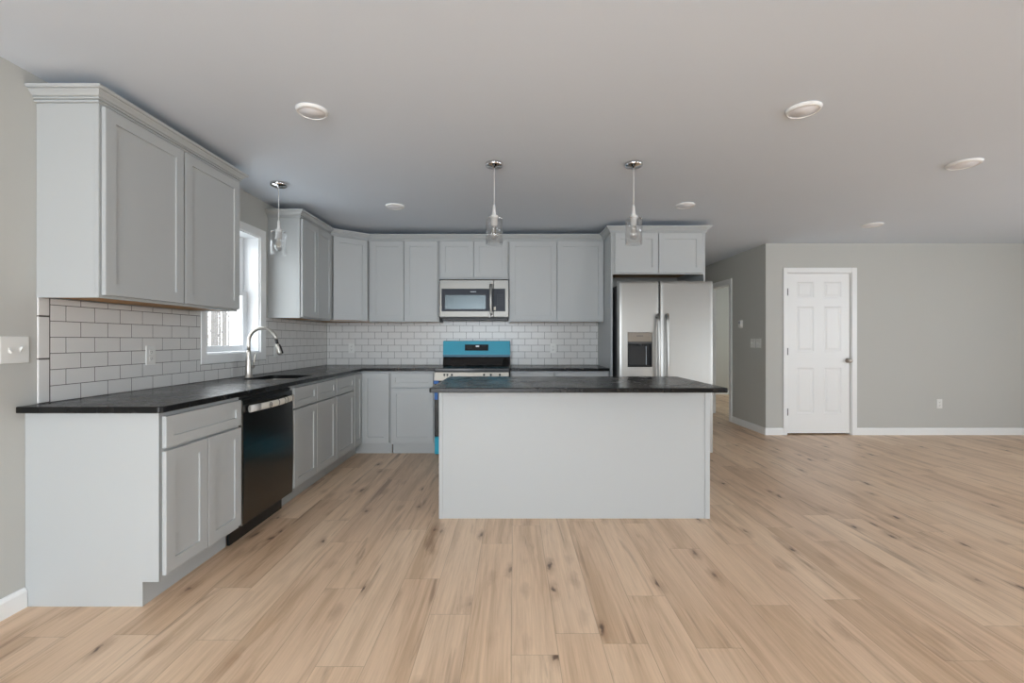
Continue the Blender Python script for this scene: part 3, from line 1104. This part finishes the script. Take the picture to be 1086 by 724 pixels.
# ------------------------------------------------------------------ range
R0, R1, RF = -0.812, -0.044, 4.64
rg = thing('range', ((R0 + R1) / 2, 4.97, 0), 'electric range with teal protective film on its back panel', 'range')
MB().box(R0 + 0.004, R1 - 0.004, RF + 0.05, 5.33, 0.03, 0.893, 0.002).build('body', 'darkgrey', rg)
ckt = MB().box(R0, R1, RF, 5.22, 0.894, 0.922, 0.004, None, 2).build('cooktop', 'ceramic', rg)
for (ex, ey, er) in ((-0.62, 4.80, 0.10), (-0.24, 4.80, 0.075), (-0.62, 5.08, 0.075), (-0.24, 5.08, 0.10)):
    MB().lathe([(er - 0.002, 0.9222), (er, 0.9224), (er + 0.002, 0.9222)], (ex, ey, 0), 32).build('burner_mark', 'darkgrey', ckt)
MB().rot_prism([(5.20, 0.923), (5.225, 1.016), (5.33, 1.016), (5.33, 0.894), (5.221, 0.894), (5.221, 0.923)], R0, R1, 'x').build('backguard_base', 'blackgloss', rg)
pan = MB().rot_prism([(5.205, 1.018), (5.225, 1.199), (5.33, 1.199), (5.33, 1.018)], R0, R1, 'x', bev=0.003).build('control_panel', 'film', rg, label='back panel under teal film')
MB().rot_prism([(5.200, 1.016), (5.2035, 1.042), (5.207, 1.042), (5.2045, 1.0175)], R0, R1, 'x').build('film_fold', 'filmdark', pan)


def on_guard(z):
    return 5.205 + (z - 1.018) * (0.02 / 0.181)


def gplate(name, mat, par, x0, x1, z0, z1, d0, d1):
    MB_ = MB().rot_prism([(on_guard(z0) - d1, z0), (on_guard(z1) - d1, z1), (on_guard(z1) - d0, z1), (on_guard(z0) - d0, z0)], x0, x1, 'x')
    return MB_.build(name, mat, par)


GY = 5.215
disp = gplate('display', 'display', pan, px(493, GY), px(518, GY), pz(371.6, GY), pz(365.2, GY), -0.0005, 0.002)
gplate('display_digits', 'lens', pan, px(504.6, GY), px(508.2, GY), pz(367.9, GY), pz(366.2, GY), 0.0021, 0.003)
for r in range(3):
    for c in range(3):
        x0, zc = px(495.4 + 1.9 * c, GY), pz(367.1 + 1.1 * r, GY)
        MB().box(x0, x0 + 0.008, on_guard(zc) - 0.003, on_guard(zc) - 0.0021, zc - 0.002, zc + 0.002).build('touch_mark', 'darkgrey', pan)
for c in range(3):
    x0, zc = px(511.0 + 1.6 * c, GY), pz(366.9, GY)
    MB().box(x0, x0 + 0.008, on_guard(zc) - 0.003, on_guard(zc) - 0.0021, zc - 0.002, zc + 0.002).build('touch_mark', 'darkgrey', pan)
od = MB().box(R0 + 0.002, R1 - 0.002, RF + 0.012, RF + 0.049, 0.225, 0.880, 0.003).build('oven_door', 'blackgloss', rg)
hd = MB().box(R0 + 0.006, R1 - 0.006, RF - 0.035, RF - 0.012, 0.798, 0.882, 0.006, None, 2).build('handle', 'foam', rg, label='oven handle wrapped in white packing foam')
for xx in (R0 + 0.06, R1 - 0.06):
    MB().box(xx - 0.012, xx + 0.012, RF - 0.0118, RF + 0.0118, 0.82, 0.85).build('handle_post', 'steel', hd)
for xx in (0.10, 0.13, 0.175, 0.50, 0.57, 0.66):
    m = MB()
    m.box(R0 + xx, R0 + xx + 0.018, RF - 0.0362, RF - 0.0352, 0.848, 0.868)
    m.box(R0 + xx + 0.006, R0 + xx + 0.010, RF - 0.0362, RF - 0.0352, 0.835, 0.852)
    m.build('print_mark', 'slot', hd)
MB().box(R0 - 0.0005, R0 + 0.05, RF - 0.037, RF + 0.03, 0.765, 0.797, 0.002).build('tape_strip', 'bluetape', od, label='blue tape')
MB().box(R0 + 0.0005, R0 + 0.035, RF + 0.008, RF + 0.0118, 0.60, 0.70, 0.001).build('tape_strip', 'bluetape', od, label='blue tape')
MB().box(R0 + 0.002, R1 - 0.002, RF + 0.012, RF + 0.049, 0.045, 0.218, 0.003).build('storage_drawer', 'film', rg, label='storage drawer under teal film')
for xx in (R0 + 0.05, R1 - 0.05):
    for yy in (RF + 0.1, 5.28):
        MB().lathe([(0, 0), (0.018, 0), (0.018, 0.008), (0.008, 0.012), (0.008, 0.03), (0, 0.03)], (xx, yy, 0), 12).build('foot', 'black', rg)

# ------------------------------------------------------------------ microwave
MY = 5.0


def mp(x):
    return px(x, MY)


def mz(y):
    return pz(y, MY)


mw = thing('microwave', (mp(502.8), 5.2, 1.44), 'stainless over-the-range microwave under the short cabinet', 'microwave')
MX0, MX1 = mp(466.2), mp(539.3)
MB().box(MX0 + 0.003, MX1 - 0.003, MY + 0.042, YB - 0.013, 1.452, 1.866, 0.002).build('body', 'darkgrey', mw)
MB().box(MX0 + 0.02, MX1 - 0.01, MY + 0.05, YB - 0.05, 1.43, 1.4515, 0.003).build('vent_grille', 'black', mw)
dr = MB().box(MX0, mp(523.1), MY, MY + 0.041, mz(336), mz(296.9), 0.003).build('door', 'mwsteel', mw)
sp = MB().box(mp(523.5), MX1, MY, MY + 0.041, mz(336), mz(296.9), 0.003).build('control_side', 'mwsteel', mw)
MB().box(mp(468.3), mp(523.0), MY - 0.002, MY - 0.0002, mz(330), mz(306), 0.0008).build('door_glass', 'panelglass', dr)
MB().box(mp(472.1), mp(515.0), MY - 0.0032, MY - 0.0022, mz(327.6), mz(312.8)).build('viewing_window', 'mwglass', dr)
MB().box(mp(498.8), mp(505), MY - 0.003, MY - 0.0022, mz(309.8), mz(308.8)).build('name_badge', 'marks', dr)
kp = MB().box(mp(523.6), mp(535.8), MY - 0.002, MY - 0.0002, mz(330), mz(306), 0.0008).build('keypad', 'panelglass', mw)
for r in range(6):
    for c in range(3):
        xx, zz = mp(527.2 + 2.4 * c), mz(312.4 + 2.1 * r)
        MB().box(xx, xx + 0.012, MY - 0.0028, MY - 0.0021, zz - 0.003, zz + 0.003).build('key', 'darkgrey', kp)
hx = mp(520.6)
hp = [(hx, MY - 0.012 - 0.028 * math.sin(math.pi * k / 10), mz(302) + (mz(333.5) - mz(302)) * k / 10) for k in range(11)]
hp = [(hx, MY + 0.001, hp[0][2] - 0.012)] + hp + [(hx, MY + 0.001, hp[-1][2] + 0.012)]
hdl = MB().tube(hp, 0.0155, 12).build('handle', 'steel', mw)
m = MB()
m.lathe([(0, -0.012), (0.016, -0.012), (0.02, 0), (0.016, 0.014), (0, 0.014)], (hx, MY - 0.024, mz(331.5)), 10)
m.box(hx - 0.02, hx - 0.002, MY - 0.035, MY - 0.015, mz(336.6), mz(332), 0.003)
m.build('wrapping', 'foamgrey', hdl, label='crumpled clear wrapping at the bottom of the handle')
MB().box(mp(523.6), mp(525.9), MY - 0.012, MY - 0.003, mz(329.0), mz(325.2), 0.002).build('paper_tag', 'foam', hdl, label='small cream tag')

# ------------------------------------------------------------------ refrigerator
RY = 4.50


def fx(x):
    return px(x, RY)


def fz(y):
    return pz(y, RY)


fr_ = thing('refrigerator', (1.5, 4.9, 0), 'stainless side-by-side refrigerator with an ice and water dispenser', 'refrigerator')
FX0, FXM, FX1 = fx(656.4), fx(699.6), fx(756.6)
MB().box(FX0 + 0.010, 1.950, RY + 0.088, 5.36, 0.03, 1.765, 0.004).build('body', 'darkgrey', fr_)
for xx in (FX0 + 0.03, FX1 - 0.10):
    MB().box(xx, xx + 0.07, RY + 0.0875, RY + 0.16, 1.766, 1.79, 0.004).build('hinge_cover', 'darkgrey', fr_)


def curved_door(x0, x1, hole=None):
    """A refrigerator door whose front bows out a little; optional rectangular hole."""
    z0, z1 = 0.095, fz(297.6)
    us = [x0 + (x1 - x0) * k / 12 for k in range(13)]
    us = us[:1] + [x0 + 0.003, x0 + 0.008] + us[1:-1] + [x1 - 0.008, x1 - 0.003] + us[-1:]
    zs = [z0, z0 + 0.006, z1 - 0.03, z1 - 0.012, z1 - 0.004, z1]
    if hole:
        us = sorted([u for u in us if abs(u - hole[0]) > 0.012 and abs(u - hole[1]) > 0.012] + [hole[0], hole[1]])
        zs = sorted(zs + [hole[2], hole[3]])
    b = bmesh.new()

    def yv(u, z):
        s_ = (u - x0) / (x1 - x0)
        y = RY + 0.003 * (2 * s_ - 1) ** 2
        ed = min(u - x0, x1 - u)
        if ed < 0.008:
            y += 0.010 * (1 - ed / 0.008) ** 2
        dz = z1 - z
        if dz < 0.03:
            y += 0.014 * ((0.03 - dz) / 0.03) ** 2
        return y
    g = [[b.verts.new((u, yv(u, z), z)) for z in zs] for u in us]
    holef = []
    for i in range(len(us) - 1):
        for j in range(len(zs) - 1):
            f = b.faces.new((g[i][j], g[i + 1][j], g[i + 1][j + 1], g[i][j + 1]))
            f.smooth = True
            if hole and hole[0] - 1e-6 <= us[i] and us[i + 1] <= hole[1] + 1e-6 and hole[2] - 1e-6 <= zs[j] and zs[j + 1] <= hole[3] + 1e-6:
                holef.append(f)
    if holef:
        bmesh.ops.delete(b, geom=holef, context='FACES')
    be = [e for e in b.edges if len(e.link_faces) == 1]
    for e_ in be:
        e_.smooth = False
    r = bmesh.ops.extrude_edge_only(b, edges=be)
    for v in [q for q in r['geom'] if isinstance(q, bmesh.types.BMVert)]:
        v.co.y = RY + 0.085
    for f in b.faces:
        if abs(f.normal.y) < 0.2:
            f.smooth = False
    be = [e for e in b.edges if len(e.link_faces) == 1]
    bmesh.ops.triangle_fill(b, edges=be, use_beauty=True)
    bmesh.ops.remove_doubles(b, verts=b.verts[:], dist=1e-6)
    mm = MB()
    mm.add(b)
    return mm


HX0, HX1, HZ0, HZ1 = fx(665.6), fx(691.8), fz(389.2), fz(352.3)
dl = curved_door(FX0, FXM - 0.006, (HX0, HX1, HZ0, HZ1)).build('door', 'steel', fr_, label='freezer door with the dispenser')
drr = curved_door(FXM + 0.006, FX1).build('door', 'steel', fr_)
MB().box(FXM - 0.0055, FXM + 0.0055, RY + 0.018, RY + 0.086, 0.1, 1.76).build('gap_shade', 'black', fr_)  # black strip standing in for shade in the gap between the doors
g = 0.002
m = MB()
m.box(HX0 + g, HX1 - g, RY + 0.070, RY + 0.080, HZ0 + g, fz(362.3))
m.box(HX0 + g, HX0 + 0.008, RY + 0.006, RY + 0.070, HZ0 + g, fz(362.3))
m.box(HX1 - 0.008, HX1 - g, RY + 0.006, RY + 0.070, HZ0 + g, fz(362.3))
m.box(HX0 + 0.008, HX1 - 0.008, RY + 0.006, RY + 0.070, HZ0 + g, HZ0 + 0.012)
dp = m.build('dispenser_recess', 'black', fr_)
MB().box(HX0 + g, HX1 - g, RY + 0.000, RY + 0.070, fz(362.2), HZ1 - g, 0.003).build('dispenser_panel', 'taupe', dl)
MB().box(fx(675), fx(682), RY - 0.001, RY - 0.0002, fz(356.4), fz(355.8)).build('name_badge', 'darkgrey', dl)
MB().box(HX0 + g, HX1 - g, RY - 0.004, RY + 0.02, fz(364.5), fz(362.4), 0.002).build('dispenser_lip', 'darkgrey', dl)
MB().rot_prism([(RY + 0.062, fz(366)), (RY + 0.042, fz(387)), (RY + 0.050, fz(387)), (RY + 0.069, fz(366))], fx(668.2), fx(686.2), 'x').build('paddle', 'black', dp)
MB().box(fx(686.4), fx(687.0), RY + 0.04, RY + 0.05, fz(387), fz(367)).build('paddle_edge', 'marks', dp)
MB().lathe([(0, 0), (0.014, 0), (0.011, -0.02), (0, -0.02)], (fx(680), RY + 0.035, fz(364.6)), 14).build('ice_chute', 'darkgrey', dp)
for xc, par in ((fx(697.3), dl), (fx(706.6), drr)):
    zt, zb = 1.462, 0.62
    hp = [(xc, RY + 0.006, zt - 0.03)]
    for k in range(13):
        u = k / 12
        hp.append((xc, RY - 0.030 - 0.028 * math.sin(math.pi * u), zt + (zb - zt) * u))
    hp.append((xc, RY + 0.006, zb + 0.03))
    MB().tube(hp, 0.0165, 14, flat=(1.0, 0.85)).build('handle', 'steel', par)
MB().box(FX0 + 0.02, 1.945, RY + 0.06, RY + 0.0875, 0.012, 0.09, 0.002).build('base_grille', 'darkgrey', fr_)
for xx in (FX0 + 0.06, 1.90):
    for yy in (RY + 0.2, 5.25):
        MB().lathe([(0, 0), (0.02, 0), (0.02, 0.01), (0.012, 0.03), (0, 0.03)], (xx, yy, 0), 12).build('foot', 'black', fr_)


# ------------------------------------------------------------------ pendants
def pendant(x, y, label):
    t = thing('pendant_light', (x, y, H), label, 'pendant light', 'clear glass pendant lights')
    MB().lathe([(0, H - 0.0005), (0.060, H - 0.0005), (0.062, H - 0.004), (0.061, H - 0.018), (0.055, H - 0.024), (0.010, H - 0.026), (0.008, H - 0.034), (0, H - 0.034)], (x, y, 0), 32).build('canopy', 'chrome', t)
    MB().tube([(x, y, H - 0.033), (x, y, 2.145)], 0.0032, 10).build('cord', 'cord', t)
    so = MB().lathe([(0, 2.150), (0.006, 2.150), (0.009, 2.135), (0.012, 2.095), (0.0135, 2.082), (0.026, 2.074), (0.027, 2.060), (0.022, 2.056), (0.0215, 2.004), (0, 2.004)], (x, y, 0), 20).build('socket', 'cord', t)
    for k in range(3):
        m = MB()
        a = math.radians(90 + 120 * k + 20)
        m.tube([(x + 0.024 * math.cos(a), y + 0.024 * math.sin(a), 2.066), (x + 0.050 * math.cos(a), y + 0.050 * math.sin(a), 2.056)], 0.0045, 8)
        m.lathe([(0, 0), (0.007, 0), (0.007, 0.012), (0, 0.012)], (x + 0.050 * math.cos(a), y + 0.050 * math.sin(a), 2.050), 10)
        m.build('shade_bracket', 'chrome', so)
    ro, ri, zt, zb = 0.0585, 0.0555, 2.050, 1.876
    MB().lathe([(0.030, zt), (ro - 0.004, zt), (ro, zt - 0.006), (ro, zb), (ri, zb), (ri, zt - 0.006), (0.030, zt - 0.003)], (x, y, 0), 40, closed=True).build('glass_shade', 'shade', t)
    bu = MB().lathe([(0.0125, 2.0035), (0.014, 1.995), (0.022, 1.978), (0.029, 1.958), (0.030, 1.942), (0.024, 1.922), (0.012, 1.910), (0, 1.908)], (x, y, 0), 20).build('bulb', 'bulb', t)
    for k in range(4):
        a = math.radians(45 + 90 * k)
        MB().tube([(x + 0.004 * math.cos(a), y + 0.004 * math.sin(a), 2.0035), (x + 0.012 * math.cos(a), y + 0.012 * math.sin(a), 1.97), (x + 0.008 * math.cos(a), y + 0.008 * math.sin(a), 1.94)], 0.0016, 6).build('filament', 'filament', bu)


pendant(-1.845, 3.57, 'clear glass pendant light hanging over the sink by the window')
pendant(-0.137, 3.165, 'clear glass pendant light over the left half of the island')
pendant(0.833, 3.165, 'clear glass pendant light over the right half of the island')


# ------------------------------------------------------------------ recessed lights
def disc_light(x, y, r, label):
    t = thing('ceiling_light', (x, y, H), label, 'ceiling light', 'flush ceiling disc lights')
    MB().lathe([(r * 0.84, H - 0.017), (r * 0.86, H - 0.018), (r * 0.95, H - 0.012), (r, H - 0.003), (r, H - 0.0005), (r * 0.84, H - 0.0005)], (x, y, 0), 36, closed=True).build('trim_ring', 'white', t)
    MB().lathe([(0, H - 0.018), (r * 0.835, H - 0.014), (r * 0.835, H - 0.002), (0, H - 0.002)], (x, y, 0), 36).build('lens', 'lens', t)


disc_light(-1.08, 2.435, 0.082, 'white disc light in the ceiling beside the large left upper cabinet')
disc_light(1.54, 2.42, 0.085, 'large-looking white disc light at upper right of the ceiling, nearest on that side')
disc_light(-1.09, 4.17, 0.085, 'small white ceiling disc light left of the left island pendant, towards the back cabinets')
disc_light(1.56, 4.14, 0.085, 'white ceiling disc light just in front of the refrigerator bridge cabinet')
disc_light(3.13, 3.165, 0.098, 'white ceiling disc light farthest right, in the open area right of the island')
disc_light(3.82, 4.85, 0.098, 'white ceiling disc light nearest the far wall, up and right of the white door')


# ------------------------------------------------------------------ outlets, switches, thermostat
def outlet(fr, u, n, z, label):
    o = fr.m @ Vector((u, n, z))
    t = thing('wall_outlet', tuple(o), label, 'wall outlet', 'white duplex outlets')
    MB().box(u - 0.036, u + 0.036, n, n + 0.006, z - 0.058, z + 0.058, 0.0025, fr, 2).build('cover_plate', 'plate', t)
    for dz in (-0.02, 0.02):
        r_ = MB().box(u - 0.016, u + 0.016, n + 0.0062, n + 0.0085, z + dz - 0.0145, z + dz + 0.0145, 0.001, fr).build('receptacle', 'plate', t)
        m = MB()
        for du in (-0.006, 0.006):
            m.box(u + du - 0.0012, u + du + 0.0012, n + 0.0086, n + 0.0089, z + dz - 0.002, z + dz + 0.007, 0, fr)
        m.box(u - 0.002, u + 0.002, n + 0.0086, n + 0.0089, z + dz - 0.010, z + dz - 0.006, 0, fr)
        m.build('slots', 'slot', r_)


def switch(fr, u, n, z, gangs, label):
    o = fr.m @ Vector((u, n, z))
    t = thing('light_switch', tuple(o), label, 'light switch')
    w_ = 0.036 + 0.023 * (gangs - 1)
    MB().box(u - w_, u + w_, n, n + 0.006, z - 0.06, z + 0.06, 0.0025, fr, 2).build('cover_plate', 'plate', t)
    for k in range(gangs):
        uc = u + (k - (gangs - 1) / 2) * 0.046
        b = bmesh.new()
        s_ = 1 if k % 2 else -1
        q0, q1 = s_ * 0.004, s_ * 0.013
        A = [b.verts.new((uc + a, n + 0.0062, q0 * 0 + c + z)) for a, c in ((-0.005, -0.011), (0.005, -0.011), (0.005, 0.011), (-0.005, 0.011))]
        Bq = [b.verts.new((uc + a, n + 0.018, c + z + q1)) for a, c in ((-0.004, -0.004), (0.004, -0.004), (0.004, 0.004), (-0.004, 0.004))]
        b.faces.new(A)
        b.faces.new(Bq)
        for i in range(4):
            b.faces.new((A[i], A[(i + 1) % 4], Bq[(i + 1) % 4], Bq[i]))
        mm = MB()
        mm.add(b, fr)
        mm.build('toggle', 'plate', t)


ts = TS + 0.0004
outlet(LEFT, 2.77, XL + ts, 1.118, 'white outlet in the left wall tile between the end of the counter and the window')
outlet(LEFT, 4.235, XL + ts, 1.115, 'white outlet in the left wall tile behind the faucet spray head')
outlet(BACK, px(373, YB - 0.01), -YB + ts, 1.113, 'white outlet in the back wall tile near the corner')
outlet(BACK, px(586.6, YB - 0.01), -YB + ts, 1.113, 'white outlet in the back wall tile right of the range')
outlet(BACK, px(996, YF), -YF + 0.0004, 0.397, 'white outlet low on the grey wall right of the white door')
switch(LEFT, 2.025, XL + 0.0004, 1.168, 2, 'double white toggle switch plate at the left edge, before the tile')
switch(HALL, 6.105, -XH + 0.0004, 1.167, 2, 'double white toggle switch plate on the hall wall, closer to the doorway')
switch(HALL, 5.965, -XH + 0.0004, 1.167, 2, 'double white toggle switch plate on the hall wall, next to the outer corner')
t = thing('thermostat', (XH, 6.43, 1.43), 'small white thermostat on the hall wall above the light switches', 'thermostat')
MB().box(6.375, 6.465, -XH + 0.0004, -XH + 0.008, 1.375, 1.49, 0.002, HALL).build('wall_plate', 'plate', t)
MB().box(6.382, 6.458, -XH + 0.0082, -XH + 0.03, 1.385, 1.483, 0.004, HALL, 2).build('housing', 'plate', t)
MB().box(6.392, 6.448, -XH + 0.0302, -XH + 0.031, 1.435, 1.472, 0, HALL).build('screen', 'marks', t)

# ------------------------------------------------------------------ outside the kitchen window
gr = MB().box(-30, XL - T - 0.3, -2, 34, -0.5, -0.4).build('ground', 'snow')
gr['kind'] = 'structure'
sides = ['first', 'second', 'third']
placed = []
while len(placed) < 26:
    X_ = random.uniform(-22, -7.5)
    Y_ = -X_ * random.uniform(1.40, 1.60)
    if any((X_ - a) ** 2 + (Y_ - b_) ** 2 < 0.85 ** 2 for a, b_ in placed):
        continue
    placed.append((X_, Y_))
    r = random.uniform(0.03, 0.08)
    hgt = random.uniform(5, 8)
    lean = random.uniform(-0.08, 0.08)
    m = MB()
    m.tube([(X_, Y_, -0.4), (X_ + lean * 0.3, Y_, hgt * 0.4), (X_ + lean, Y_ + 0.1, hgt)], [r, r * 0.75, r * 0.2], 8)
    for k in range(4):
        zb = 1.0 + k * 0.9 + random.random() * 0.5
        a = random.random() * 6.28
        l = random.uniform(0.15, 0.33)
        m.tube([(X_, Y_, zb), (X_ + l * 0.5 * math.cos(a), Y_ + l * 0.5 * math.sin(a), zb + 0.35), (X_ + l * math.cos(a), Y_ + l * math.sin(a), zb + 0.9)], [r * 0.3, r * 0.22, r * 0.08], 6)
    o = m.build('bare_tree', 'bark')
    o['label'] = 'thin bare winter tree seen through the kitchen window'
    o['category'] = 'tree'
    o['group'] = 'bare trees outside the kitchen window'
